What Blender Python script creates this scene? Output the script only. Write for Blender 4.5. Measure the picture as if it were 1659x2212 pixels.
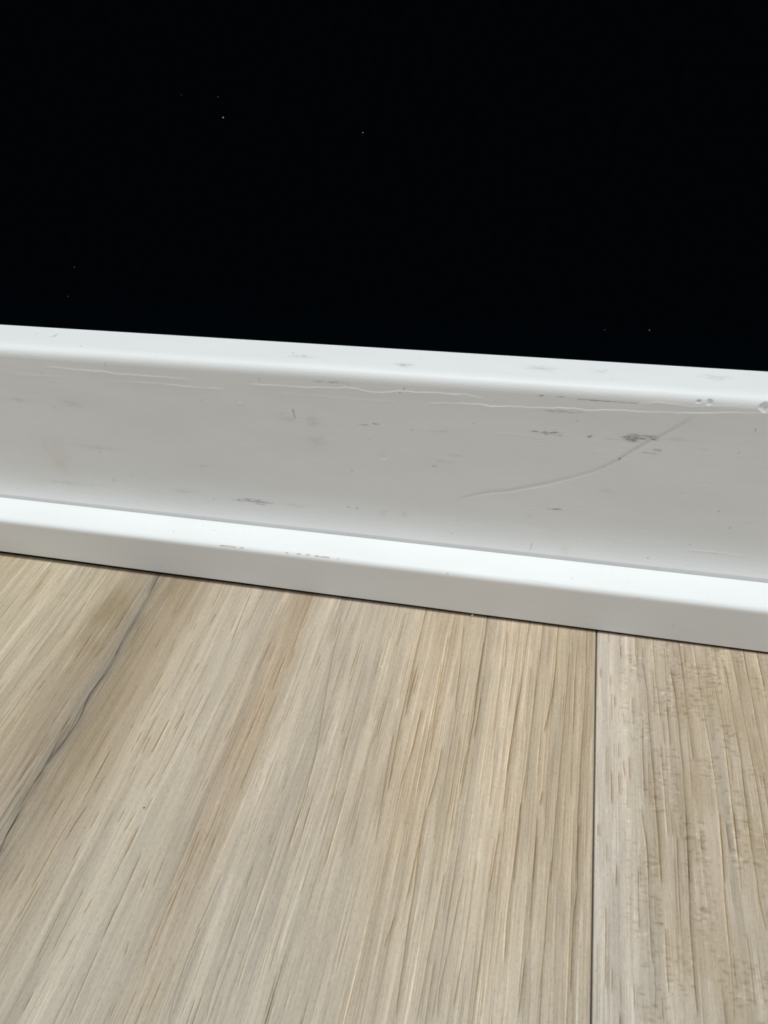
import bpy, bmesh, math
import numpy as np
from mathutils import Matrix, Vector

for o in list(bpy.data.objects):
    bpy.data.objects.remove(o, do_unlink=True)
scene = bpy.context.scene
COL = scene.collection

# ------------------------------------------------------------------ camera
cam_data = bpy.data.cameras.new('camera')
cam_data.sensor_fit = 'VERTICAL'
cam_data.sensor_height = 24.0
cam_data.lens = 24.0 * 1661.0 / 2212.0
cam_data.clip_start = 0.005
cam = bpy.data.objects.new('camera', cam_data)
COL.objects.link(cam)
cam.matrix_world = Matrix((
    (0.9750957584, -0.1017862596, 0.1970477590, 0.0504160),
    (0.2164289190, 0.6307718387, -0.7451747516, -0.2070467),
    (-0.0484436265, 0.7692635730, 0.6370924346, 0.1985000),
    (0, 0, 0, 1)))
scene.camera = cam

# ------------------------------------------------------------------ light
world = bpy.data.worlds.new('room_light')
scene.world = world
world.use_nodes = True
bg = world.node_tree.nodes['Background']
bg.inputs['Color'].default_value = (0.98, 1.0, 1.04, 1)      # diffuse white room beyond the frame
bg.inputs['Strength'].default_value = 0.545

ld = bpy.data.lights.new('ceiling_downlight', 'AREA')             # recessed lamp close to the wall
ld.shape = 'DISK'
ld.size = 0.10
ld.energy = 40.0
ld.color = (0.945, 1.0, 0.985)
lamp = bpy.data.objects.new('ceiling_downlight', ld)
lamp.location = (-0.10, -0.062, 2.40)
COL.objects.link(lamp)

vs = scene.view_settings
vs.view_transform = 'Standard'
vs.look = 'None'
vs.exposure = 0.0
vs.gamma = 1.0
vs.use_curve_mapping = False

# ------------------------------------------------------------------ helpers
def lin(c):
    c = np.asarray(c, float) / 255.0
    return np.where(c <= 0.04045, c / 12.92, ((c + 0.055) / 1.055) ** 2.4)

def vnoise(X, Y, lx, ly, seed):
    """Smooth value noise in 0..1 with cell lx by ly."""
    r = np.random.RandomState(seed)
    gx = (X - X.min()) / lx
    gy = (Y - Y.min()) / ly
    nx = int(gx.max()) + 3
    ny = int(gy.max()) + 3
    T = r.rand(ny, nx)
    ix = gx.astype(int); iy = gy.astype(int)
    fx = gx - ix; fy = gy - iy
    fx = fx * fx * (3 - 2 * fx); fy = fy * fy * (3 - 2 * fy)
    a = T[iy, ix] * (1 - fx) + T[iy, ix + 1] * fx
    b = T[iy + 1, ix] * (1 - fx) + T[iy + 1, ix + 1] * fx
    return a * (1 - fy) + b * fy

def grid_mesh(name, V, tint, mat, extra_faces=None):
    """V: (rows, cols, 3) in metres -> smooth quad grid with a 'tint' colour attribute."""
    nr, nc = V.shape[:2]
    n = nr * nc
    idx = np.arange(n).reshape(nr, nc)
    q = np.stack([idx[:-1, :-1], idx[:-1, 1:], idx[1:, 1:], idx[1:, :-1]], -1).reshape(-1, 4)
    me = bpy.data.meshes.new(name)
    me.vertices.add(n)
    me.vertices.foreach_set('co', V.reshape(-1).astype(np.float32))
    m = len(q)
    me.loops.add(m * 4)
    me.loops.foreach_set('vertex_index', q.reshape(-1).astype(np.int32))
    me.polygons.add(m)
    me.polygons.foreach_set('loop_start', np.arange(0, m * 4, 4, dtype=np.int32))
    me.polygons.foreach_set('loop_total', np.full(m, 4, np.int32))
    me.update(calc_edges=True)
    me.polygons.foreach_set('use_smooth', np.ones(m, bool))
    at = me.attributes.new('tint', 'FLOAT_COLOR', 'POINT')
    c = np.ones((n, 4), np.float32)
    c[:, :tint.shape[-1]] = tint.reshape(n, -1)
    at.data.foreach_set('color', c.reshape(-1))
    me.materials.append(mat)
    me.validate()
    o = bpy.data.objects.new(name, me)
    COL.objects.link(o)
    return o

def poly_obj(name, verts, faces, mat):
    me = bpy.data.meshes.new(name)
    me.from_pydata(verts, [], faces)
    me.update()
    me.materials.append(mat)
    o = bpy.data.objects.new(name, me)
    COL.objects.link(o)
    return o

def box_obj(name, x0, x1, y0, y1, z0, z1, mat):
    v = [(x, y, z) for z in (z0, z1) for y in (y0, y1) for x in (x0, x1)]
    f = [(0, 2, 3, 1), (4, 5, 7, 6), (0, 1, 5, 4), (2, 6, 7, 3), (0, 4, 6, 2), (1, 3, 7, 5)]
    return poly_obj(name, v, f, mat)

class NT:
    def __init__(self, name):
        self.m = bpy.data.materials.new(name)
        self.m.use_nodes = True
        self.t = self.m.node_tree
        self.b = self.t.nodes['Principled BSDF']
    def n(self, kind, **kw):
        nd = self.t.nodes.new(kind)
        for k, v in kw.items():
            if k.startswith('i_'):
                nd.inputs[k[2:].replace('_', ' ')].default_value = v
            else:
                setattr(nd, k, v)
        return nd
    def l(self, a, b):
        self.t.links.new(a, b)
    def coords(self, scale):
        tc = self.n('ShaderNodeTexCoord')
        mp = self.n('ShaderNodeMapping')
        mp.inputs['Scale'].default_value = scale
        self.l(tc.outputs['Object'], mp.inputs['Vector'])
        return mp.outputs['Vector']
    def noise(self, scale, detail=3.0, rough=0.55):
        nz = self.n('ShaderNodeTexNoise')
        nz.inputs['Scale'].default_value = 1.0
        nz.inputs['Detail'].default_value = detail
        nz.inputs['Roughness'].default_value = rough
        self.l(self.coords(scale), nz.inputs['Vector'])
        return nz.outputs['Fac']
    def remap(self, src, a, b, c, d):
        mr = self.n('ShaderNodeMapRange')
        for k, v in zip(('From Min', 'From Max', 'To Min', 'To Max'), (a, b, c, d)):
            mr.inputs[k].default_value = v
        self.l(src, mr.inputs['Value'])
        return mr.outputs['Result']
    def mul(self, col, fac):
        mx = self.n('ShaderNodeVectorMath', operation='SCALE')
        self.l(col, mx.inputs[0]); self.l(fac, mx.inputs['Scale'])
        return mx.outputs[0]
    def bump(self, height, strength, dist, prev=None):
        bp = self.n('ShaderNodeBump')
        bp.inputs['Strength'].default_value = strength
        bp.inputs['Distance'].default_value = dist
        self.l(height, bp.inputs['Height'])
        if prev is not None:
            self.l(prev, bp.inputs['Normal'])
        return bp.outputs['Normal']

# ------------------------------------------------------------------ materials
def mat_paint():
    k = NT('worn_white_paint')
    at = k.n('ShaderNodeAttribute', attribute_name='tint')
    mott = k.remap(k.noise((25, 60, 90), 4), 0.3, 0.75, 1.0, 0.955)      # faint grime
    strk = k.remap(k.noise((70, 2600, 2600), 2), 0.35, 0.7, 1.0, 0.985)  # brush streaks
    col = k.mul(k.mul(at.outputs['Color'], mott), strk)
    k.l(col, k.b.inputs['Base Color'])
    k.b.inputs['Roughness'].default_value = 0.5
    k.b.inputs['Specular IOR Level'].default_value = 0.3
    nb = k.bump(k.noise((90, 2200, 2200), 2), 0.3, 0.00004)
    nb = k.bump(k.noise((1500, 1900, 1900), 2), 0.8, 0.00006, nb)
    nb = k.bump(k.noise((45, 90, 90), 2), 0.25, 0.0002, nb)
    k.l(nb, k.b.inputs['Normal'])
    return k.m

def mat_wood():
    k = NT('oak_look_vinyl')
    at = k.n('ShaderNodeAttribute', attribute_name='tint')
    fine = k.remap(k.noise((3400, 380, 1), 3), 0.25, 0.75, 0.92, 1.07)
    dots = k.remap(k.noise((2600, 800, 1), 3, 0.7), 0.53, 0.68, 1.0, 0.81)      # open pores
    pale = k.remap(k.noise((1900, 600, 1.3), 3, 0.7), 0.55, 0.70, 1.0, 1.12)
    dark_line = k.remap(k.noise((4300, 46, 1.7), 1), 0.54, 0.64, 1.0, 0.79)   # hair-fine grain
    pale_line = k.remap(k.noise((3300, 60, 2.1), 1), 0.57, 0.68, 1.0, 1.13)
    col = at.outputs['Color']
    for f in (fine, dots, pale):
        col = k.mul(col, f)
    for f in (dark_line, pale_line):                 # how strong: stored per plank zone
        sb = k.n('ShaderNodeMath', operation='SUBTRACT')
        k.l(f, sb.inputs[0]); sb.inputs[1].default_value = 1.0
        ma = k.n('ShaderNodeMath', operation='MULTIPLY_ADD')
        k.l(sb.outputs[0], ma.inputs[0]); k.l(at.outputs['Alpha'], ma.inputs[1]); ma.inputs[2].default_value = 1.0
        col = k.mul(col, ma.outputs[0])
    k.l(col, k.b.inputs['Base Color'])
    k.b.inputs['Roughness'].default_value = 0.55
    k.b.inputs['Specular IOR Level'].default_value = 0.3
    nb = k.bump(k.noise((2600, 800, 1), 3), 0.3, 0.00006)
    k.l(nb, k.b.inputs['Normal'])
    return k.m

def mat_flat(name, col, rough=0.8, spec=0.2, nscale=(300, 300, 300), amt=0.15):
    k = NT(name)
    rgb = k.n('ShaderNodeRGB')
    rgb.outputs[0].default_value = (*col, 1)
    k.l(k.mul(rgb.outputs[0], k.remap(k.noise(nscale, 2), 0.3, 0.7, 1 - amt, 1 + amt)), k.b.inputs['Base Color'])
    k.b.inputs['Roughness'].default_value = rough
    k.b.inputs['Specular IOR Level'].default_value = spec
    return k

M_PAINT = mat_paint()
M_WOOD = mat_wood()
kw = mat_flat('matte_black_paint', (0.0009, 0.0022, 0.0034), 0.95, 0.0, (400, 400, 400), 0.25)
kw.l(kw.bump(kw.noise((900, 900, 900), 3), 0.4, 0.0002), kw.b.inputs['Normal'])
M_WALL = kw.m
M_UNDER = mat_flat('dark_underlay', (0.006, 0.005, 0.005), 0.95, 0.05).m
M_CRUMB = mat_flat('pale_crumb', (0.86, 0.83, 0.74), 0.5, 0.4, (3000, 3000, 3000), 0.1).m
M_CHAFF = mat_flat('tan_crumb', (0.62, 0.57, 0.47), 0.6, 0.3, (3000, 3000, 3000), 0.15).m
M_GRIT = mat_flat('dark_grit', (0.05, 0.045, 0.04), 0.7, 0.3, (3000, 3000, 3000), 0.2).m
M_DUST = mat_flat('grey_dust', (0.40, 0.40, 0.38), 0.9, 0.1, (3000, 3000, 3000), 0.15).m
M_DUSTD = mat_flat('dull_dust', (0.10, 0.10, 0.10), 0.9, 0.1, (3000, 3000, 3000), 0.15).m

# ------------------------------------------------------------------ setting: wall
wall = box_obj('wall_back', -1.2, 1.2, 0.0, 0.10, -0.005, 2.40, M_WALL)
wall['kind'] = 'structure'
wall['label'] = 'matte black painted wall above the white baseboard'

def profile():
    """Baseboard section: list of (y, z) in mm with row spacing that is fine where the paint shows detail."""
    P=[(0.0,87.1)]
    def to(y,z,step):
        y0,z0=P[-1]; n=max(1,int(np.hypot(y-y0,z-z0)/step+.5))
        for i in range(1,n+1): P.append((y0+(y-y0)*i/n, z0+(z-z0)*i/n))
    def bez(c1,c2,e,step):
        a=P[-1]; L=np.hypot(e[0]-a[0],e[1]-a[1])*1.15; n=max(3,int(L/step+.5))
        for i in range(1,n+1):
            t=i/n; u=1-t
            P.append(tuple(u**3*a[k]+3*u*u*t*c1[k]+3*u*t*t*c2[k]+t**3*e[k] for k in (0,1)))
    to(-.25,87.28,.1)
    to(-9.9,86.75,.28)
    bez((-13.0,86.6),(-14.15,85.6),(-14.1,82.5),.15)    # rounded top edge
    to(-14.1,72.0,.16)                                    # upper face: paint sags live here
    to(-14.1,40.0,.24)
    bez((-14.1,34.0),(-14.4,28.5),(-16.0,24.3),.35)      # cove
    to(-16.05,24.1,.1)
    to(-15.9,22.6,.3)                                     # small upright step
    to(-16.1,22.5,.1)
    to(-23.3,20.35,.3)                                    # ledge of the foot
    bez((-24.8,19.95),(-25.45,19.4),(-25.5,18.1),.12)
    to(-25.5,.75,.4)
    to(-25.2,.5,.15)
    return np.array(P)

# wear on the board, (x, distance down the section) in mm
RIDGES = [[(-111.6,18.94), (-103.7,19.11), (-97.6,19.4), (-91.9,19.21), (-86.0,19.67), (-77.7,19.61), (-69.6,19.56), (-64.3,19.71),
    (-60.6,19.99)],[(-90.1,22.39), (-84.0,22.37), (-79.5,22.14), (-72.9,22.08), (-67.6,22.34), (-62.2,22.36), (-56.9,22.51),
    (-49.5,22.3)],[(-130.0,22.5), (-122.2,22.4), (-115.3,22.57), (-107.7,22.47)],[(-40.8,19.9), (-33.1,19.67), (-25.5,19.62), (-16.6,19.23),
    (-12.7,19.24), (-10.7,18.75), (-6.8,18.76), (-3.9,19.07), (-1.1,19.59), (1.3,19.55), (3.7,19.09), (6.6,18.53), (9.9,18.48), (14.1,18.35),
    (20.1,18.17), (23.8,18.44), (25.6,19.08)],[(20.1,18.17), (26.1,17.99), (28.8,18.6), (31.5,19.0)],[(-38.1,22.46), (-30.9,22.15), (-25.9,22.17),
    (-19.8,22.06), (-12.9,22.31), (-6.1,22.39), (1.2,22.21), (5.0,22.16)],[(14.5,21.89), (18.7,21.52), (23.4,21.28), (28.4,21.06), (31.6,21.0),
    (33.4,21.37), (36.2,21.35), (38.8,21.01), (40.8,21.05), (47.6,20.56), (54.4,20.13), (58.9,20.11), (61.6,20.3), (65.1,19.88), (69.4,19.5),
    (72.1,19.63), (76.4,19.51), (80.6,19.24), (84.8,18.97), (91.1,18.51), (97.2,17.76), (101.2,17.5), (107.6,17.08)],[(73.8,16.96), (78.4,16.21),
    (82.7,16.35), (88.6,16.61), (92.2,15.95), (98.8,15.8), (104.9,15.96)]]
GOUGE = [(23.2,57.82), (26.4,56.03), (30.2,54.33), (34.9,52.8), (39.6,51.82), (44.2,50.13), (49.2,48.34), (54.1,46.33), (58.9,44.16), (63.6,41.92),
    (67.6,39.41), (71.5,36.23), (74.4,33.23), (77.2,30.58), (79.6,28.31), (82.5,26.31), (85.5,23.48), (88.1,20.75), (89.9,18.85)]
SCUFFS = [(46.9,28.97,2.1,0.47), (50.1,28.9,1.7,0.58), (52.8,29.05,1.4,0.52), (73.7,28.78,2.5,0.92), (76.3,27.77,3.6,0.91), (80.1,28.26,1.8,0.45),
    (81.4,31.96,1.9,0.52), (86.3,27.75,3.1,0.56), (68.2,29.33,2.8,0.29), (62.5,29.2,0.7,0.29), (55.1,57.5,2.3,0.21), (53.7,21.27,5.2,0.39),
    (23.8,40.14,2.6,0.63), (-44.6,67.07,4.4,0.93), (-31.4,66.79,4.1,0.53), (-5.7,31.33,1.4,0.23), (19.2,31.4,2.9,0.68), (19.7,42.73,4.0,0.37),
    (-21.9,31.57,3.1,2.37), (-30.2,31.46,3.1,1.48), (-21.2,39.2,3.2,2.46), (-1.0,65.96,1.3,1.42), (6.3,65.69,1.4,1.62), (-49.8,66.94,3.9,0.61),
    (-73.2,65.71,4.4,0.96), (-64.2,53.82,3.2,0.48), (-101.6,50.15,7.6,0.83), (-106.6,32.64,3.7,1.59), (-127.5,32.7,5.1,0.9), (-120.9,67.22,13.5,0.99),
    (111.4,55.37,1.1,0.31), (93.9,30.4,1.7,0.32), (47.3,60.72,1.5,0.27), (55.6,57.23,2.0,0.26), (69.7,48.06,2.1,0.74), (47.5,16.61,0.6,0.15),
    (52.9,16.48,0.9,0.15), (7.6,8.92,2.7,1.0), (-24.6,7.98,3.4,0.86), (63.2,5.97,2.2,1.18), (94.0,4.95,3.8,1.32), (46.5,6.12,4.1,1.53),
    (-14.4,17.12,5.4,0.27)]
TICKS = [[(-27.9,27.97), (-27.6,30.94)],[(-37.5,17.5), (-37.3,18.26)],[(-9.0,16.91), (-9.2,17.78)],[(7.9,17.06), (7.7,18.02)],[(-89.1,15.88),
    (-89.1,17.2)],[(-100.4,63.54), (-100.4,64.5)],[(-124.3,52.09), (-123.7,52.71)],[(49.0,72.05), (48.8,74.36)],[(57.6,16.92),
    (61.2,16.94)],[(61.2,16.94), (66.4,16.91)],[(66.4,16.91), (73.8,16.91)],[(105.7,22.34), (106.0,23.2)],[(77.9,33.1), (81.5,33.23)],[(47.8,85.81),
    (52.5,86.22)],[(52.5,86.22), (56.7,86.51)],[(62.8,83.19), (63.1,83.87)],[(83.2,87.86), (84.2,87.9)],[(-2.4,30.68), (-0.5,30.83)],[(16.0,44.84),
    (17.5,44.86)],[(-13.2,65.2), (-12.5,65.37)],[(-10.5,65.38), (-9.6,65.48)],[(22.0,71.57), (23.1,71.67)]]
DOTS = [(-114.0,34.64,0.31), (-114.0,21.72,0.25), (-98.8,10.27,0.31), (-118.2,4.7,0.31), (-77.2,83.34,0.25), (-115.2,55.84,0.25), (28.6,27.87,0.25),
    (9.9,31.9,0.25), (-10.5,49.69,0.31), (-28.3,6.51,0.31), (102.6,52.14,0.31), (107.2,57.94,0.31), (103.4,30.51,0.25), (85.6,72.7,0.31),
    (22.8,87.1,0.31), (-62.3,67.69,0.31), (-102.2,52.08,0.31), (-58.4,27.15,0.25), (62.2,29.15,0.37), (62.8,28.8,0.31), (71.8,36.06,0.5),
    (58.4,24.06,0.25), (97.4,65.96,0.25), (96.2,98.43,0.25), (6.6,19.07,0.31), (-142.7,72.4,0.25)]
PITS = [(89.6,15.12,0.56), (92.4,15.09,0.81), (106.4,15.46,1.24), (-111.7,4.8,0.99), (-114.0,4.85,0.74), (0.2,42.73,1.36), (-4.2,37.07,0.62),
    (0.7,40.87,0.5), (-45.4,27.25,0.5), (-43.3,36.29,0.5)]
RUST = [[(-58.1,86.67), (-55.1,86.62)],[(-55.1,86.62), (-52.2,86.68)],[(-50.7,86.63), (-49.5,86.6)],[(-33.8,86.55), (-33.0,86.46)],[(-29.7,86.46),
    (-28.4,86.37)],[(-26.4,86.36), (-25.2,86.38)],[(-23.3,86.39), (-21.9,86.39)],[(-21.3,86.44), (-18.3,86.41)],[(-15.2,86.38), (-14.8,86.33)]]
WHITE = [[(97.3,68.01), (104.9,67.95), (113.2,68.16)],[(77.8,93.57), (85.8,93.53)],[(34.5,30.54), (41.9,30.41), (48.8,30.92)],[(13.0,30.76),
    (16.8,31.07), (19.7,31.35)]]
TAN = [(-120.0,55.33,4.0,7.97), (60.0,73.14,1.6,2.68), (55.1,68.51,3.1,3.7)]

def build_board():
    P = profile()
    S = np.concatenate([[0], np.cumsum(np.hypot(*np.diff(P, axis=0).T))])
    T = np.gradient(P, axis=0)
    T /= np.linalg.norm(T, axis=1)[:, None]
    N = np.stack([T[:, 1], -T[:, 0]], 1)               # outward normal in (y, z)
    xs = np.concatenate([np.linspace(-1200, -185, 40), np.linspace(-182, -160, 12),
                         np.arange(-159, 131.0, 0.31), np.linspace(132, 150, 10), np.linspace(155, 1200, 40)])
    X, SS = np.meshgrid(xs, S)
    Hh = np.zeros_like(X)
    tint = np.ones(X.shape + (3,)) * np.array([0.785, 0.80, 0.795])

    def win(x0, x1, s0, s1):
        a, b = np.searchsorted(xs, [x0, x1]); c, d = np.searchsorted(S, [s0, s1])
        return slice(c, d + 1), slice(a, b + 1)

    r = np.random.RandomState(5)
    # long waviness of the rounded edge and brush drag in the paint
    Hh += 0.08 * (vnoise(X, SS, 22, 9, 3) - .5)
    Hh += 0.008 * (vnoise(X, SS, 9, 0.9, 4) - .5) * (SS > 1)
    # paint sags: a small ledge that catches the lamp
    for k, rd in enumerate(RIDGES):
        px = np.array([p[0] for p in rd]); ps = np.array([p[1] for p in rd])
        A = (0.085, 0.06, 0.025, 0.10, 0.065, 0.035, 0.105, 0.05)[k]
        w = win(px[0] - 2, px[-1] + 2, ps.min() - 2, ps.max() + 6)
        x = X[w]; cs = np.interp(x, px, ps) + 0.22 * (vnoise(x, SS[w] * 0, 1.1, 1, 40 + k) - .5) + .3 * (vnoise(x, SS[w] * 0, 4, 1, 140 + k) - .5)
        d = SS[w] - cs
        end = np.clip((x - px[0] + 1) / 4, 0, 1) * (np.clip((px[-1] + 1 - x) / 4, 0, 1) if px[-1] < 105 else 1)
        amp = A * end * (0.55 + 0.9 * vnoise(x, SS[w] * 0, 7, 1, 60 + k))
        up = np.clip((d + 0.24) / 0.3, 0, 1); up = up * up * (3 - 2 * up)
        Hh[w] += amp * up * np.exp(-np.clip(d, 0, None) / 1.3)
    # the curved gouge
    gx = np.array([p[0] for p in GOUGE]); gs = np.array([p[1] for p in GOUGE])
    fx = np.linspace(gx[0], gx[-1], 400)
    fs = np.interp(fx, gx, gs)
    ker = np.hanning(31); ker /= ker.sum()
    fs = np.convolve(np.pad(fs, 15, 'edge'), ker, 'valid')
    w = win(gx[0], gx[-1], gs.min() - 3, gs.max() + 3)
    x = X[w]; c = np.interp(x, fx, fs); sl = np.interp(x, fx, np.gradient(fs, fx))
    d = (SS[w] - c) / np.sqrt(1 + sl * sl)
    D = np.interp(x, [23, 29, 36, 50, 58, 66, 90], [0.0, 0.06, 0.42, 0.42, 0.22, 0.07, 0.03])
    wd = np.interp(x, [23, 30, 50, 66, 90], [0.35, 0.42, 0.56, 0.50, 0.62])
    Hh[w] -= D * np.exp(-(d / wd) ** 2)
    st = np.interp(x, [23, 27, 36, 60, 70, 78, 84, 88, 90], [0, .10, .04, .06, .12, .15, .12, .08, 0]) * np.exp(-(d / (wd * 1.05)) ** 4)
    tint[w] *= (1 - st * (0.75 + .5 * vnoise(x, SS[w], .8, .4, 9)))[..., None]
    # pits and chips
    for (px, ps, pr), dp in zip(PITS, (.26, .30, .45, .22, .10, .12, .10, .08, -.08, -.06)):
        w = win(px - 4 * pr, px + 4 * pr, ps - 4 * pr, ps + 4 * pr)
        q = np.hypot(X[w] - px, SS[w] - ps) / pr
        q = q * (0.8 + 0.5 * vnoise(X[w], SS[w], pr, pr, int(px * 10) % 999 + 1))
        Hh[w] -= dp * np.exp(-q ** 4)
        Hh[w] += dp * .12 * np.exp(-((q - 1.25) / .3) ** 2)
        if dp > .2:  # shade on the inner side of the deeper pits, painted into the tint
            tint[w] *= (1 - .30 * np.exp(-((X[w] - px - .3 * pr) / pr) ** 2 * 1.6 - ((SS[w] - ps) / pr) ** 2 * 1.2))[..., None]
    # scuff patches made of many short hair-thin dashes
    strong = {0: .5, 1: .6, 2: .6, 3: .62, 4: .5, 5: .45, 6: .4, 9: .5, 10: .4, 13: .3, 23: .45, 15: .4, 33: .4, 35: .8, 36: .5, 11: .3, 42: .3, 40: .16, 41: .16, 39: .2, 37: .26, 38: .2}
    for k, (px, ps, hw, hh) in enumerate(SCUFFS):
        dk = strong.get(k, .07)
        n = int(4 + (10 if k not in (3, 4, 5) else 11) * hw * hh)
        for _ in range(min(n, 90)):
            u, v = np.clip(r.randn(2) * .55, -1.3, 1.3)
            x0 = px + u * hw; s0 = ps + v * hh - .06 * u * hw * 0
            L = r.uniform(.2, .8) if hw < 2.4 else r.uniform(.3, 1.5); t = r.uniform(.06, .11)
            w = win(x0 - L * 2, x0 + L * 2, s0 - .4, s0 + .4)
            q = ((X[w] - x0) / L) ** 4 + ((SS[w] - s0) / t) ** 2
            tint[w] *= (1 - dk * r.uniform(.3, 1) * np.exp(-q))[..., None]
        w = win(px - hw * 2, px + hw * 2, ps - hh * 3, ps + hh * 3)
        q = ((X[w] - px) / hw) ** 2 + ((SS[w] - ps) / (hh + .15)) ** 2
        tint[w] *= (1 - (.05 if k not in (3, 4) else .13) * np.exp(-q) * vnoise(X[w], SS[w], .9, .35, 80 + k) * 1.6)[..., None]
    # single hairlines
    def hair(a, b, t, dk, colr=None):
        x0, s0 = a; x1, s1 = b
        w = win(min(x0, x1) - 1, max(x0, x1) + 1, min(s0, s1) - .6, max(s0, s1) + .6)
        ex, es = x1 - x0, s1 - s0
        u = np.clip(((X[w] - x0) * ex + (SS[w] - s0) * es) / (ex * ex + es * es + 1e-9), 0, 1)
        d = np.hypot(X[w] - x0 - u * ex, SS[w] - s0 - u * es)
        m = np.exp(-(d / t) ** 2) * dk * (0.55 + .7 * vnoise(X[w], SS[w], .8, 3, int(abs(x0) * 7) + 2))
        m = np.clip(m, 0, 1)[..., None]
        if colr is None:
            tint[w] *= 1 - m
        else:
            tint[w] = tint[w] * (1 - m) + np.array(colr) * m
    for k, (a, b) in enumerate(TICKS):
        long_ = k in (8, 9, 10)
        hair(a, b, .16 if not long_ else .12, (.62, .4, .4, .5, .5, .3, .25, .35, .75, .75, .45, .4, .45, .12, .14, .3, .35, .6, .45, .6, .5, .3)[k])
    for px, ps, pr in DOTS:
        w = win(px - 1, px + 1, ps - 1, ps + 1)
        q = np.hypot(X[w] - px, SS[w] - ps) / (pr * .8)
        tint[w] *= (1 - .55 * np.exp(-q ** 3))[..., None]
    for a, b in RUST:
        hair(a, b, .13, .95, (0.30, 0.115, 0.045))
        hair((a[0] - .3, a[1] + .25), (b[0] + .3, b[1] + .3), .28, .22, (0.62, 0.45, 0.38))
    for k, pl in enumerate(WHITE):                      # fine scratches, cut into the paint
        for (x0, s0), (x1, s1) in zip(pl[:-1], pl[1:]):
            w = win(x0, x1, min(s0, s1) - .6, max(s0, s1) + .6)
            d = SS[w] - np.interp(X[w], [x0, x1], [s0, s1])
            A = (.08, .012, .03, .025)[k]
            Hh[w] += A * np.clip((d + .18) / .2, 0, 1) * np.exp(-np.clip(d, 0, None) / .22)
    for k, (px, ps, hw, hh) in enumerate(TAN):           # faint brown smears
        w = win(px - hw * 2.5, px + hw * 2.5, ps - hh * 2, ps + hh * 2)
        q = ((X[w] - px - .12 * (SS[w] - ps)) / hw) ** 2 + ((SS[w] - ps) / hh) ** 2
        m = np.exp(-q) * (.25 + 1.1 * vnoise(X[w], SS[w], 1.6, 4.0, 120 + k)) * (.10, .07, .05)[k]
        tint[w] *= 1 - m[..., None] * np.array([.55, .8, 1.2])
    # loose dashes and specks of grime all over the face
    for _ in range(420):
        x0 = r.uniform(-158, 130); s0 = r.uniform(1, 104)
        L = r.uniform(.12, .8); t = r.uniform(.07, .13); dk = r.uniform(.03, .17)
        w = win(x0 - 2 * L, x0 + 2 * L, s0 - .4, s0 + .4)
        q = ((X[w] - x0) / L) ** 4 + ((SS[w] - s0) / t) ** 2
        tint[w] *= (1 - dk * np.exp(-q))[..., None]
    V = np.empty(X.shape + (3,))
    # the foot leans in slightly towards its bottom edge, more so at the left end
    z = P[:, 1]
    lean_x = np.interp(xs, [-160, 0, 130], [1.45, 1.0, 0.45])
    low = np.clip((17.5 - z) / 17.0, 0, 1) * (P[:, 0] < -20)
    lift = np.interp(xs, [-160, -60, 40, 130], [0.60, 0.40, 0.20, 0.10])
    V[..., 0] = X
    V[..., 1] = P[:, 0][:, None] + N[:, 0][:, None] * Hh + low[:, None] * lean_x[None, :]
    V[..., 2] = P[:, 1][:, None] + N[:, 1][:, None] * Hh + (low[:, None] ** 8) * lift[None, :]
    # close the section: underside and back
    def row(y, zz, like):
        a = V[like:like + 1].copy() if like >= 0 else V[-1:].copy()
        a[..., 1] = y; a[..., 2] = zz
        return a
    under = V[-1:].copy(); under[..., 1] = -.2
    back = V[:1].copy(); back[..., 1] = -.2; back[..., 2] = 87.3
    V = np.concatenate([back, V, under, back.copy()], 0)
    tint = np.concatenate([tint[:1], tint, tint[-1:], tint[:1]], 0)
    o = grid_mesh('baseboard_back', V[::-1] * 1e-3, tint[::-1], M_PAINT)
    o['kind'] = 'structure'
    o['label'] = 'scuffed white painted wooden baseboard with rounded top and projecting foot'
    return o

build_board()

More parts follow.
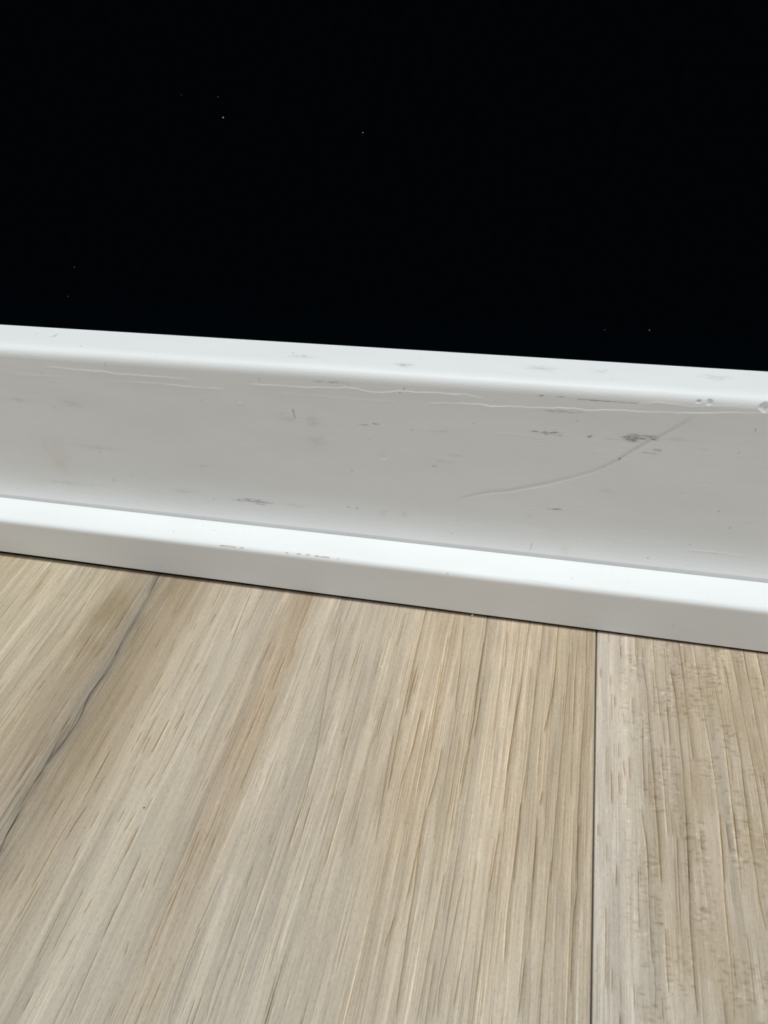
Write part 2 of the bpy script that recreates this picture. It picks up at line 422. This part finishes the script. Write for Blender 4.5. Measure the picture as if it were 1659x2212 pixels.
# printed grain, (x, y) in mm on the floor
STREAK = [(-87.7,-23.7), (-87.0,-27.8), (-85.9,-36.6), (-85.5,-45.1), (-85.1,-51.7), (-84.8,-58.2), (-84.4,-65.7), (-84.5,-73.0), (-84.7,-78.8),
    (-84.2,-83.7), (-83.6,-89.6), (-83.4,-96.4), (-85.1,-106.0), (-84.6,-112.6), (-84.7,-118.1), (-83.8,-122.5), (-83.3,-127.2), (-82.7,-132.4)]
STREAK2 = [(-85.8,-92.3), (-85.7,-98.0), (-85.5,-101.8), (-85.1,-106.0)]
LINES_L = [[(55.8,-26.5), (55.3,-42.7), (54.6,-68.7), (53.7,-92.5), (53.5,-114.4)],[(69.9,-26.2), (70.1,-47.8), (69.3,-76.9), (69.0,-96.6),
    (69.0,-111.4)],[(60.3,-25.7), (60.7,-39.7), (60.0,-54.7), (58.3,-68.0)],[(64.7,-34.9), (64.4,-55.1), (63.5,-78.0), (63.1,-97.7),
    (62.7,-112.6)],[(51.2,-26.6), (50.3,-51.4), (49.0,-75.3), (49.2,-95.8)],[(49.7,-50.3), (49.4,-69.1), (48.9,-83.4)],[(58.2,-94.0),
    (58.3,-113.5)],[(59.1,-86.5), (58.7,-91.5)],[(43.9,-29.3), (44.7,-45.9)],[(63.7,-50.9), (63.5,-62.4)],[(53.5,-90.9), (53.2,-108.8), (52.9,-124.5),
    (53.2,-132.9)],[(48.7,-99.4), (47.7,-117.7)],[(58.5,-99.5), (58.2,-123.4)],[(62.4,-105.1), (62.2,-125.3), (61.6,-137.2)],[(69.2,-94.1),
    (69.4,-112.2), (68.5,-121.4), (68.5,-136.7)],[(41.0,-113.6), (40.2,-126.5), (39.2,-141.3), (39.5,-148.3)],[(43.6,-108.8), (43.5,-129.7),
    (42.9,-144.8)],[(36.2,-114.0), (35.6,-128.0), (35.4,-141.5), (35.2,-149.2)],[(28.2,-105.4), (29.1,-119.6), (29.6,-134.6),
    (30.5,-149.3)],[(57.9,-130.4), (57.4,-143.7)],[(28.4,-97.2), (27.9,-122.8)],[(25.7,-126.6), (24.7,-135.6)],[(36.5,-27.8), (37.3,-66.9),
    (37.2,-76.8), (37.0,-94.5)],[(24.7,-34.9), (25.2,-60.3), (26.4,-81.5)],[(16.6,-49.3), (16.7,-70.1)],[(15.9,-50.7), (16.5,-66.7)],[(17.8,-51.6),
    (17.5,-61.7)],[(29.4,-77.2), (29.5,-86.1), (28.5,-98.5)],[(36.8,-76.9), (36.3,-89.8)],[(38.6,-57.8), (38.2,-73.9)],[(-12.5,-35.0), (-11.8,-49.7),
    (-6.6,-87.8), (-5.8,-102.8), (-5.9,-116.5)],[(21.2,-65.8), (21.0,-79.9), (19.9,-93.0)],[(14.4,-75.6), (15.5,-93.8), (16.9,-111.6)],[(0.7,-63.6),
    (1.4,-88.9), (2.0,-101.3)],[(44.8,-74.9), (45.3,-95.2)],[(15.3,-24.2), (15.4,-48.2), (15.7,-72.6), (16.8,-95.5)],[(29.2,-29.1), (30.2,-44.2),
    (31.5,-66.8)],[(-26.2,-25.2), (-25.9,-39.6), (-25.1,-59.4)]]
LINES_D = [[(-54.5,-76.3), (-54.1,-79.5)],[(-55.0,-83.6), (-55.2,-90.9), (-55.1,-97.2)],[(-65.4,-87.5), (-65.2,-90.0)],[(-51.5,-80.1),
    (-51.1,-90.1)],[(-48.3,-84.6), (-48.6,-94.4), (-48.9,-103.1)],[(-58.2,-89.8), (-58.1,-97.2)],[(-61.8,-94.2), (-61.5,-97.3)],[(-61.5,-89.3),
    (-61.6,-94.2)],[(-44.4,-87.2), (-43.9,-93.0)],[(-35.0,-82.4), (-35.2,-89.2)],[(-35.1,-100.2), (-35.3,-105.3)],[(-68.1,-97.0), (-67.7,-108.6),
    (-67.8,-114.9)],[(-65.6,-105.5), (-65.4,-112.1)],[(-58.2,-99.8), (-57.9,-106.3)],[(-51.4,-101.3), (-51.8,-108.0)],[(-48.5,-109.0),
    (-48.6,-114.4)],[(-54.7,-114.0), (-54.7,-118.8)],[(-51.2,-114.0), (-51.6,-121.3)],[(-61.6,-115.5), (-61.6,-122.3)],[(-57.5,-115.2),
    (-57.6,-122.0)],[(-65.7,-114.9), (-66.5,-121.1), (-66.8,-126.8)],[(-73.6,-113.6), (-73.9,-122.0)],[(-90.1,-104.9),
    (-89.9,-117.3)],[(-48.5,-117.5), (-48.3,-121.5), (-48.2,-127.8)],[(-44.3,-124.1), (-44.0,-133.5)],[(-37.4,-124.9),
    (-37.1,-133.7)],[(-40.1,-128.3), (-39.6,-134.6)],[(-31.4,-115.5), (-31.1,-125.3), (-31.4,-131.4)],[(-31.2,-131.7), (-31.4,-136.8), (-31.1,-146.8),
    (-30.8,-151.6)],[(-61.8,-126.7), (-61.7,-130.9)],[(-58.1,-130.2), (-58.4,-135.1)],[(-44.4,-138.6), (-43.9,-146.6)],[(-57.9,-139.8),
    (-57.9,-147.6), (-57.5,-155.0)],[(-51.3,-138.4), (-51.5,-143.4)],[(-67.7,-136.6), (-67.6,-148.5)],[(-73.8,-133.3),
    (-73.7,-141.8)],[(-43.8,-149.1), (-43.3,-161.9), (-43.1,-165.6)],[(-51.3,-146.7), (-51.3,-154.4)],[(-54.2,-161.0),
    (-54.3,-165.8)],[(-33.8,-158.7), (-33.8,-163.1)],[(-37.2,-146.0), (-36.7,-150.1)],[(-21.0,-139.1), (-21.3,-148.3), (-20.7,-156.6),
    (-20.2,-160.9)],[(-20.8,-125.3), (-21.3,-135.5), (-21.8,-142.8)],[(-12.8,-146.5), (-12.4,-154.9), (-11.7,-159.1)],[(-25.3,-152.4),
    (-25.7,-160.5)],[(-26.3,-117.2), (-26.2,-120.6)],[(-61.3,-25.8), (-60.1,-37.6)],[(-66.3,-37.9), (-65.1,-47.5)],[(-67.1,-52.2),
    (-66.0,-60.4)],[(-72.3,-53.1), (-72.2,-58.7)],[(-60.4,-71.9), (-61.3,-84.8)],[(-48.3,-72.1), (-48.4,-82.4)],[(-54.7,-61.0),
    (-54.9,-65.7)],[(-51.3,-80.0), (-52.1,-87.7)],[(-55.0,-83.6), (-55.6,-98.8)],[(-79.0,-59.2), (-79.5,-66.2)],[(-72.5,-39.0),
    (-71.9,-45.7)],[(-57.8,-89.9), (-57.7,-97.6)],[(-65.0,-65.6), (-65.1,-77.1)],[(-67.9,-96.8), (-68.3,-111.0)],[(-86.5,-88.3),
    (-86.7,-95.3)],[(-114.1,-62.7), (-114.3,-69.1)],[(-128.6,-56.5), (-128.8,-61.0)],[(-118.1,-38.9), (-118.1,-43.8)],[(-49.8,-27.9),
    (-47.3,-51.5)],[(-49.8,-38.8), (-49.4,-47.6)],[(-57.6,-38.7), (-57.8,-45.4)],[(-89.7,-59.0), (-91.1,-66.2)],[(-92.7,-58.9),
    (-93.0,-63.8)],[(-97.3,-56.1), (-97.1,-61.8)],[(-107.5,-41.1), (-106.5,-49.5)]]
LINES_R = [[(87.5,-34.9), (88.6,-47.6), (89.0,-65.6), (89.4,-83.2), (89.6,-92.6), (89.9,-107.2)],[(91.1,-28.1), (91.5,-40.7),
    (92.2,-57.1)],[(95.9,-35.3), (97.1,-47.8), (97.4,-71.5), (97.0,-93.4), (96.7,-105.8)],[(99.1,-28.0), (100.1,-52.1), (100.5,-69.9)],[(103.6,-25.1),
    (104.5,-43.4), (105.3,-60.3), (105.8,-74.1), (105.7,-87.1), (105.1,-104.2)],[(109.0,-40.7), (109.9,-54.9), (109.8,-68.1), (109.5,-81.7),
    (109.3,-97.5)],[(112.9,-30.9), (113.2,-49.7), (113.5,-66.4), (113.1,-82.4), (112.8,-94.7)],[(114.9,-26.6), (115.9,-42.5), (116.3,-57.1),
    (116.7,-70.9), (116.8,-82.7), (116.3,-94.0)],[(118.9,-25.8), (119.5,-43.1), (119.7,-55.4), (120.0,-68.8)],[(94.1,-50.2),
    (94.4,-66.2)],[(91.6,-64.6), (92.0,-81.7), (92.3,-94.3)],[(123.1,-27.1), (123.7,-39.9)],[(86.7,-60.4), (86.6,-84.2)],[(85.6,-87.3), (86.7,-97.6),
    (86.9,-107.8)],[(77.6,-76.3), (77.8,-87.8)],[(79.8,-76.4), (79.9,-84.5)],[(81.2,-55.6), (81.6,-61.4)],[(80.8,-72.0), (81.5,-78.7)],[(80.6,-29.2),
    (81.1,-36.0)],[(85.4,-30.5), (86.0,-36.5)],[(77.5,-42.0), (77.6,-47.7)],[(74.4,-39.9), (74.6,-44.4)],[(86.6,-92.7), (86.8,-123.0),
    (87.1,-127.0)],[(89.8,-85.3), (89.9,-107.5)],[(94.5,-92.4), (93.9,-114.1)],[(97.3,-85.2), (96.0,-121.1), (96.1,-135.7)],[(106.0,-83.5),
    (105.0,-104.5), (104.4,-124.5), (104.1,-135.0)],[(109.6,-82.8), (109.1,-106.0)],[(113.0,-84.2), (112.9,-105.8), (113.5,-114.4)],[(108.9,-114.3),
    (109.0,-123.5), (108.7,-131.3)],[(116.2,-90.1), (116.6,-94.4)],[(79.0,-103.7), (78.8,-110.3)],[(90.2,-117.0), (90.2,-132.3)]]

# ------------------------------------------------------------------ setting: floor
floor = box_obj('floor', -1.2, 1.2, -1.25, 0.0, -0.03, -0.0048, M_UNDER)
floor['kind'] = 'structure'
floor['label'] = 'pale oak look plank floor running up to the baseboard'

BANDS_L = [(-156, 183, 169, 138), (-140, 181, 170, 142), (-120, 177, 167, 141), (-105, 173, 161, 135), (-96, 161, 147, 121),
           (-88, 155, 143, 121), (-80, 155, 142, 117), (-72, 162, 147, 120), (-62, 179, 167, 142), (-48, 185, 175, 152),
           (-36, 179, 167, 143), (-31, 170, 154, 128), (-26, 169, 153, 126), (-21, 181, 170, 147), (-8, 182, 171, 148),
           (4, 184, 172, 147), (15, 185, 171, 145), (22, 184, 168, 139), (40, 188, 174, 147), (50, 187, 172, 144),
           (60, 184, 169, 141), (73, 181, 165, 136)]
BANDS_R = [(73, 189, 180, 161), (80, 187, 177, 157), (86, 183, 172, 150), (92, 180, 168, 145), (100, 177, 163, 139),
           (108, 184, 172, 148), (114, 180, 167, 142), (122, 176, 162, 136), (135, 182, 170, 146), (180, 186, 175, 152), (302, 180, 168, 142)]

def plank(x0, x1, xs_extra, ys, bands, lines, seed, n_dash, cross=False, streak=False):
    r = np.random.RandomState(seed)
    xs = np.unique(np.concatenate([[x0, x0 + .12, x0 + .3], xs_extra[(xs_extra > x0 + .31) & (xs_extra < x1 - .31)], [x1 - .3, x1 - .12, x1]]))
    X, Y = np.meshgrid(xs, ys)
    U = X + 1.6 * (vnoise(X, Y, 26, 40, seed + 1) - .5) + .5 * (vnoise(X, Y, 5, 22, seed + 2) - .5)
    b = np.array(bands, float)
    C = np.stack([np.interp(U, b[:, 0], b[:, k]) for k in (1, 2, 3)], -1)
    # greyer wash away from the wall
    g = np.clip((-Y - 95) / 70, 0, 1)[..., None] * .5
    C = C * (1 - g) + np.array([172, 167, 150]) * g
    C *= np.array([1.03, 1.013, 1.045])
    C *= (1 + .05 * (vnoise(X, Y, 9, 60, seed + 3) - .5))[..., None]
    Hh = np.zeros_like(X)
    if streak:
        for cx, cy, rx, ry, a in ((-95.5, -44, 6, 10, .9), (-97, -60, 3, 7, .5), (-91, -60, 5, 9, .4), (-77, -29, 6, 12, .55), (-78, -60, 4, 22, .35), (-76, -95, 3.5, 24, .45)):
            q = ((U - cx) / rx) ** 2 + ((Y - cy) / ry) ** 2
            q = q * (.6 + .9 * vnoise(X, Y, 2, 9, seed + 31))
            m = (a * np.exp(-q ** 1.5))[..., None]
            C = C * (1 - m) + np.array([146, 130, 104]) * m
        for k, pl in enumerate((STREAK, STREAK2)):
            py = np.array([p[1] for p in pl])[::-1]; px = np.array([p[0] for p in pl])[::-1]
            cx = np.interp(Y, py, px) + .5 * (vnoise(Y * 0, Y, 1, 6, seed + 5) - .5)
            d = X - cx
            on = (Y <= py[-1] + 6) * np.clip((Y - py[0] + 16) / 12, 0, 1) if k == 0 else (Y <= py[-1]) * (Y >= py[0])
            sy = .35 + .75 * vnoise(Y * 0, Y, 1, 14, seed + 6)
            if k == 0:
                halo = (on * np.exp(-((d + .9) / 2.3) ** 2) * .6)[..., None]
                C = C * (1 - halo) + np.array([152, 144, 128]) * halo
                halo = (on * np.exp(-((d - .6) / 1.0) ** 2) * .35 * sy)[..., None]
                C = C * (1 - halo) + np.array([130, 117, 103]) * halo
            for q, (o, wd, st) in enumerate(((0, .21, .95), (.3, .15, .6), (-.5, .17, .45), (.8, .15, .35))):
                br = np.clip(vnoise(Y * 0, Y, 1, 5 + 2 * q, seed + 70 + q + 9 * k) * 2.6 - .75, .5 if q == 0 else 0, 1.15)
                wob = .8 * (vnoise(Y * 0, Y, 1, 8, seed + 90 + q) - .5)
                core = np.clip(on * np.exp(-((d - o - wob) / (wd * (.7 + .7 * vnoise(X, Y, .5, 2, seed + 8 + q)))) ** 2) * st * br * (1.0 if k == 0 else .6), 0, .9)[..., None]
                C = C * (1 - core) + np.array([80, 68, 62]) * core
    # fine long grain
    for lx, ly, a in ((.4, 14, .034), (.9, 30, .036), (2.2, 70, .055)):
        C *= (1 + a * 2 * (vnoise(U, Y, lx, ly, int(seed * 3 + lx * 100)) - .5))[..., None]
    warmth = np.array([.85, 1.0, 1.25])

    def stroke(px, py, wdt, dk, light, off):
        """one grain line: dark core, pale flank at distance off"""
        a, bb = np.searchsorted(-ys, [-py[0], -py[-1]])
        c, d = np.searchsorted(xs, [min(px) - 1.5, max(px) + 1.5])
        w = (slice(a, bb + 1), slice(c, d + 1))
        x = X[w]
        if x.size == 0:
            return
        yy = Y[w]
        cx = np.interp(-yy, -np.array(py), px) + .20 * (vnoise(yy * 0, yy, 1, 7.0, r.randint(1, 9999)) - .5)
        L = abs(py[0] - py[-1]) + 1e-6
        tp = np.clip(np.minimum(-(yy - py[0]) / min(2, L * .25), (yy - py[-1]) / min(2, L * .25)), 0, 1)
        tp = tp * (.7 + .4 * vnoise(yy * 0, yy, 1, 7, r.randint(1, 9999)))
        dd = x - cx
        m = np.clip(np.exp(-(dd / wdt) ** 2) * tp, 0, 1)
        mb = np.clip(np.exp(-((dd - (.4 if x.mean() > 15 else -.4)) / .5) ** 2) * tp, 0, 1)
        C[w] *= 1 - (dk * m)[..., None] * warmth
        C[w] *= 1 - (dk * (.2 if x.mean() > 15 else .08) * mb)[..., None] * warmth
        if light:  # lit side of the embossed groove, painted into the colour as a pale flank
            off = off if x.mean() > 15 else -off
            f = np.exp(-((dd - off) / (wdt * 1.0)) ** 2) * tp
            C[w] *= 1 + (light * f)[..., None] * np.array([1, .98, .9])
        Hh[w] -= .015 * m

    for ln in lines:
        py = [p[1] for p in ln]; px = [p[0] for p in ln]
        if py[0] > -29:
            py[0] = -14.0
        stroke(px, py, r.uniform(.12, .17), r.uniform(.26, .38), r.uniform(.10, .17), -.26)
    # random pores: dark dashes, pale dashes
    ymin = ys[ys > -400].min()
    for _ in range(n_dash):
        x = r.uniform(x0, x1) if r.rand() < .35 or len(lines) == 0 else r.uniform(max(x0, -156), min(x1, 135))
        if streak:
            if x > 18:
                L = r.uniform(12, 60)
            elif x < -40:
                L = r.uniform(4, 26)
            else:
                L = r.uniform(4, 26)
        else:
            L = r.uniform(3, 22)
        y = r.uniform(ymin, -12)
        if streak and -76 < x < -33 and r.rand() < .6:
            continue
        if streak and x > 15 and r.rand() < .45:
            continue
        k = r.rand()
        sl = r.uniform(-.012, .012)
        if k < .62:
            stroke([x, x + sl * L], [y, y - L], r.uniform(.08, .16), (.04 + .28 * r.rand() ** 1.6) * (.7 if x > 15 and streak else 1), r.uniform(.02, .13), -.26)
        else:
            stroke([x, x + sl * L], [y, y - L], r.uniform(.08, .16), -r.uniform(.04, .12), 0, 0)
    if cross:
        bl = np.clip(vnoise(X, Y, 5, 14, seed + 51) * 3 - 1.5, 0, 1) * np.clip((X - 84) / 5, 0, 1) * (.6 + .5 * vnoise(X, Y, .9, 2.0, seed + 52))
        m = (.42 * bl)[..., None]
        C = C * (1 - m) + np.array([163, 145, 116]) * m
        # medullary flecks across the grain
        for _ in range(cross):
            x = r.normal(101, 14) if r.rand() < .75 else r.uniform(84, x1)
            y = r.uniform(-150, -20)
            if x < 81 or vnoise(np.array([[0.]]), np.array([[0.]]), 1, 1, int(abs(x) / 6) * 31 + int(abs(y) / 11))[0, 0] < .42:
                continue
            hw = r.uniform(.25, 1.0); hh = r.uniform(.18, .32); a = r.uniform(.04, .15) * (1 if r.rand() < .7 else -.7)
            c, d = np.searchsorted(xs, [x - hw * 2, x + hw * 2]); e, f = np.searchsorted(-ys, [-y - hh * 2.5, -y + hh * 2.5])
            w = (slice(e, f + 1), slice(c, d + 1))
            q = ((X[w] - x) / hw) ** 4 + ((Y[w] - y - .06 * (X[w] - x)) / hh) ** 2
            C[w] *= 1 - (a * np.exp(-q))[..., None] * warmth
    # the cut long edges
    ed = np.minimum(X - x0, x1 - X)
    C *= (1 - .22 * np.exp(-(ed / .18) ** 2))[..., None] * np.array([1, 1, 1])
    Z = Hh - np.where(ed < .05, .16, np.where(ed < .2, .03, 0))
    V = np.stack([X, Y, Z], -1)
    V[0, :, 1] = np.interp(xs, [-160, 0, 130], [-23.55, -24.05, -24.65])      # sawn end along the foot of the board
    # sides of the plank
    l = V[:, :1].copy(); l[..., 2] = -4.6
    rr = V[:, -1:].copy(); rr[..., 2] = -4.6
    V = np.concatenate([l, V, rr], 1)
    C = np.concatenate([C[:, :1] * .5, C, C[:, -1:] * .5], 1)
    t = V[:1].copy(); t[..., 2] = -4.6
    bt = V[-1:].copy(); bt[..., 2] = -4.6
    V = np.concatenate([t, V, bt], 0)
    C = np.concatenate([C[:1], C, C[-1:]], 0)
    vx = V[..., 0]
    if streak:
        al = np.interp(vx, [-156, -100, -80, -70, -42, -30, 10, 25, 73], [.7, .7, .8, .35, .35, .7, .7, 1.0, 1.0])
    else:
        al = np.full(vx.shape, .55)
    A = np.concatenate([lin(np.clip(C, 0, 255)), al[..., None]], -1)
    o = grid_mesh('floor_plank', V[::-1] * 1e-3, A[::-1], M_WOOD)
    o.parent = floor
    return o

def yrows(step, near_end, far_step):
    return np.concatenate([[-24.5], np.arange(-26, near_end, -step), np.arange(near_end, -1200, -far_step), [-1200]])

plank(-155.9, 73.02, np.arange(-156, 73, .125), yrows(.9, -180, 12), BANDS_L, LINES_L + LINES_D, 11, 5200, streak=True)
plank(73.34, 302.0, np.concatenate([np.arange(73.4, 136, .125), np.arange(136, 302, 1.0)]), yrows(.36, -165, 12), BANDS_R, LINES_R, 23, 1500, cross=4200)
for k, x0 in enumerate((-384.9, 302.3)):
    bb = [(x0 + (p[0] + 156), *p[1:]) for p in BANDS_L]
    plank(x0, x0 + 228.7, np.arange(x0, x0 + 229, .5), yrows(2.5, -300, 20), bb, [], 41 + k, 900)
for k, x0 in enumerate((-613.9, -842.9, -1071.9, 531.3, 760.3, 989.3)):
    x1 = min(x0 + 228.7, 1198)
    bb = [(x0 + (p[0] - 73), *p[1:]) for p in BANDS_R]
    plank(x0, x1, np.arange(x0, x1, 1.0), yrows(8.0, -400, 30), bb, [], 61 + k, 250)

# ------------------------------------------------------------------ loose crumbs and dust
def flake(name, loc, size, rot, mat, seed, label, cat, group):
    """a small irregular chip: eight-sided lump, uneven top and bottom"""
    r = np.random.RandomState(seed)
    n = 8
    v = []
    for lv, (zz, sc) in enumerate(((0, .75), (.45, 1.0), (1.0, .6))):
        for i in range(n):
            a = 2 * math.pi * i / n
            q = sc * r.uniform(.75, 1.15)
            v.append((size[0] * .5 * q * math.cos(a), size[1] * .5 * q * math.sin(a), size[2] * (zz + (r.uniform(-.1, .1) if lv else 0))))
    f = [tuple(range(n))[::-1], tuple(range(2 * n, 3 * n))]
    for lv in (0, 1):
        for i in range(n):
            j = (i + 1) % n
            f.append((lv * n + i, lv * n + j, lv * n + n + j, lv * n + n + i))
    o = poly_obj(name, v, f, mat)
    o.location = loc
    o.rotation_euler = rot
    o['label'] = label
    o['category'] = cat
    o['group'] = group
    return o

mm = 1e-3
G1 = 'crumbs on the plank floor'
for k, (x, y, sx, sy, sz, a, m, lab) in enumerate((
    (100.1, -25.9, 1.15, .30, .2, .75, M_CRUMB, 'thin pale splinter on the right floor plank, just under the baseboard'),
    (95.8, -28.9, .75, .22, .15, .1, M_CRUMB, 'small pale flake on the right plank, left of the splinter by the baseboard'),
    (61.3, -55.9, .95, .20, .2, 1.75, M_CRUMB, 'longer of two white slivers side by side left of the plank seam'),
    (60.6, -55.2, .55, .14, .15, 1.8, M_CRUMB, 'shorter of two white slivers side by side left of the plank seam'),
    (48.7, -47.4, .45, .26, .15, 2.3, M_CRUMB, 'tiny white fleck on the grain well left of the plank seam'),
    (31.4, -24.9, 1.0, .75, .6, .5, M_CHAFF, 'lumpy tan crumb lying against the foot of the baseboard'),
    (5.3, -52.4, .85, .45, .3, .7, M_CRUMB, 'bright white chip in the middle of the wide left plank'),
    (-14.0, -48.1, .4, .35, .2, .3, M_CRUMB, 'tiny pale grain left of the bright white chip'),
    (-49.5, -113.0, .5, .4, .25, .4, M_GRIT, 'dark speck of grit on the lower left of the floor'))):
    flake('crumb' if m is not M_GRIT else 'grit_speck', (x * mm, y * mm, 0), (sx * mm, sy * mm, sz * mm), (0, 0, a), m, 200 + k, lab, 'crumb' if m is not M_GRIT else 'grit', G1)

G2 = 'dust specks on the black wall'
for k, (x, z, s, m, lab) in enumerate((
    (-41.2, 151.5, .52, M_DUST, 'brightest pale dust speck, upper left of the black wall'),
    (-41.7, 156.4, .34, M_DUSTD, 'dull dust speck just above the brightest speck on the black wall'),
    (-51.9, 156.9, .30, M_DUSTD, 'faint dust speck to the upper left of the brightest speck on the wall'),
    (-3.6, 148.0, .38, M_DUST, 'lone pale dust speck near the upper middle of the black wall'),
    (-99.5, 108.7, .45, M_DUSTD, 'dust speck at the far left of the wall, upper of two'),
    (-105.1, 98.8, .42, M_DUSTD, 'dust speck at the far left of the wall, lower of two above the baseboard'),
    (63.1, 97.1, .34, M_DUSTD, 'dust speck low at the right of the wall, left of two above the baseboard'),
    (75.1, 97.7, .36, M_DUST, 'dust speck low at the right of the wall, right of two above the baseboard'))):
    flake('dust_speck', (x * mm, 0, z * mm), (s * mm, s * .85 * mm, s * .5 * mm), (math.pi / 2, 0, 0), m, 300 + k, lab, 'dust', G2)
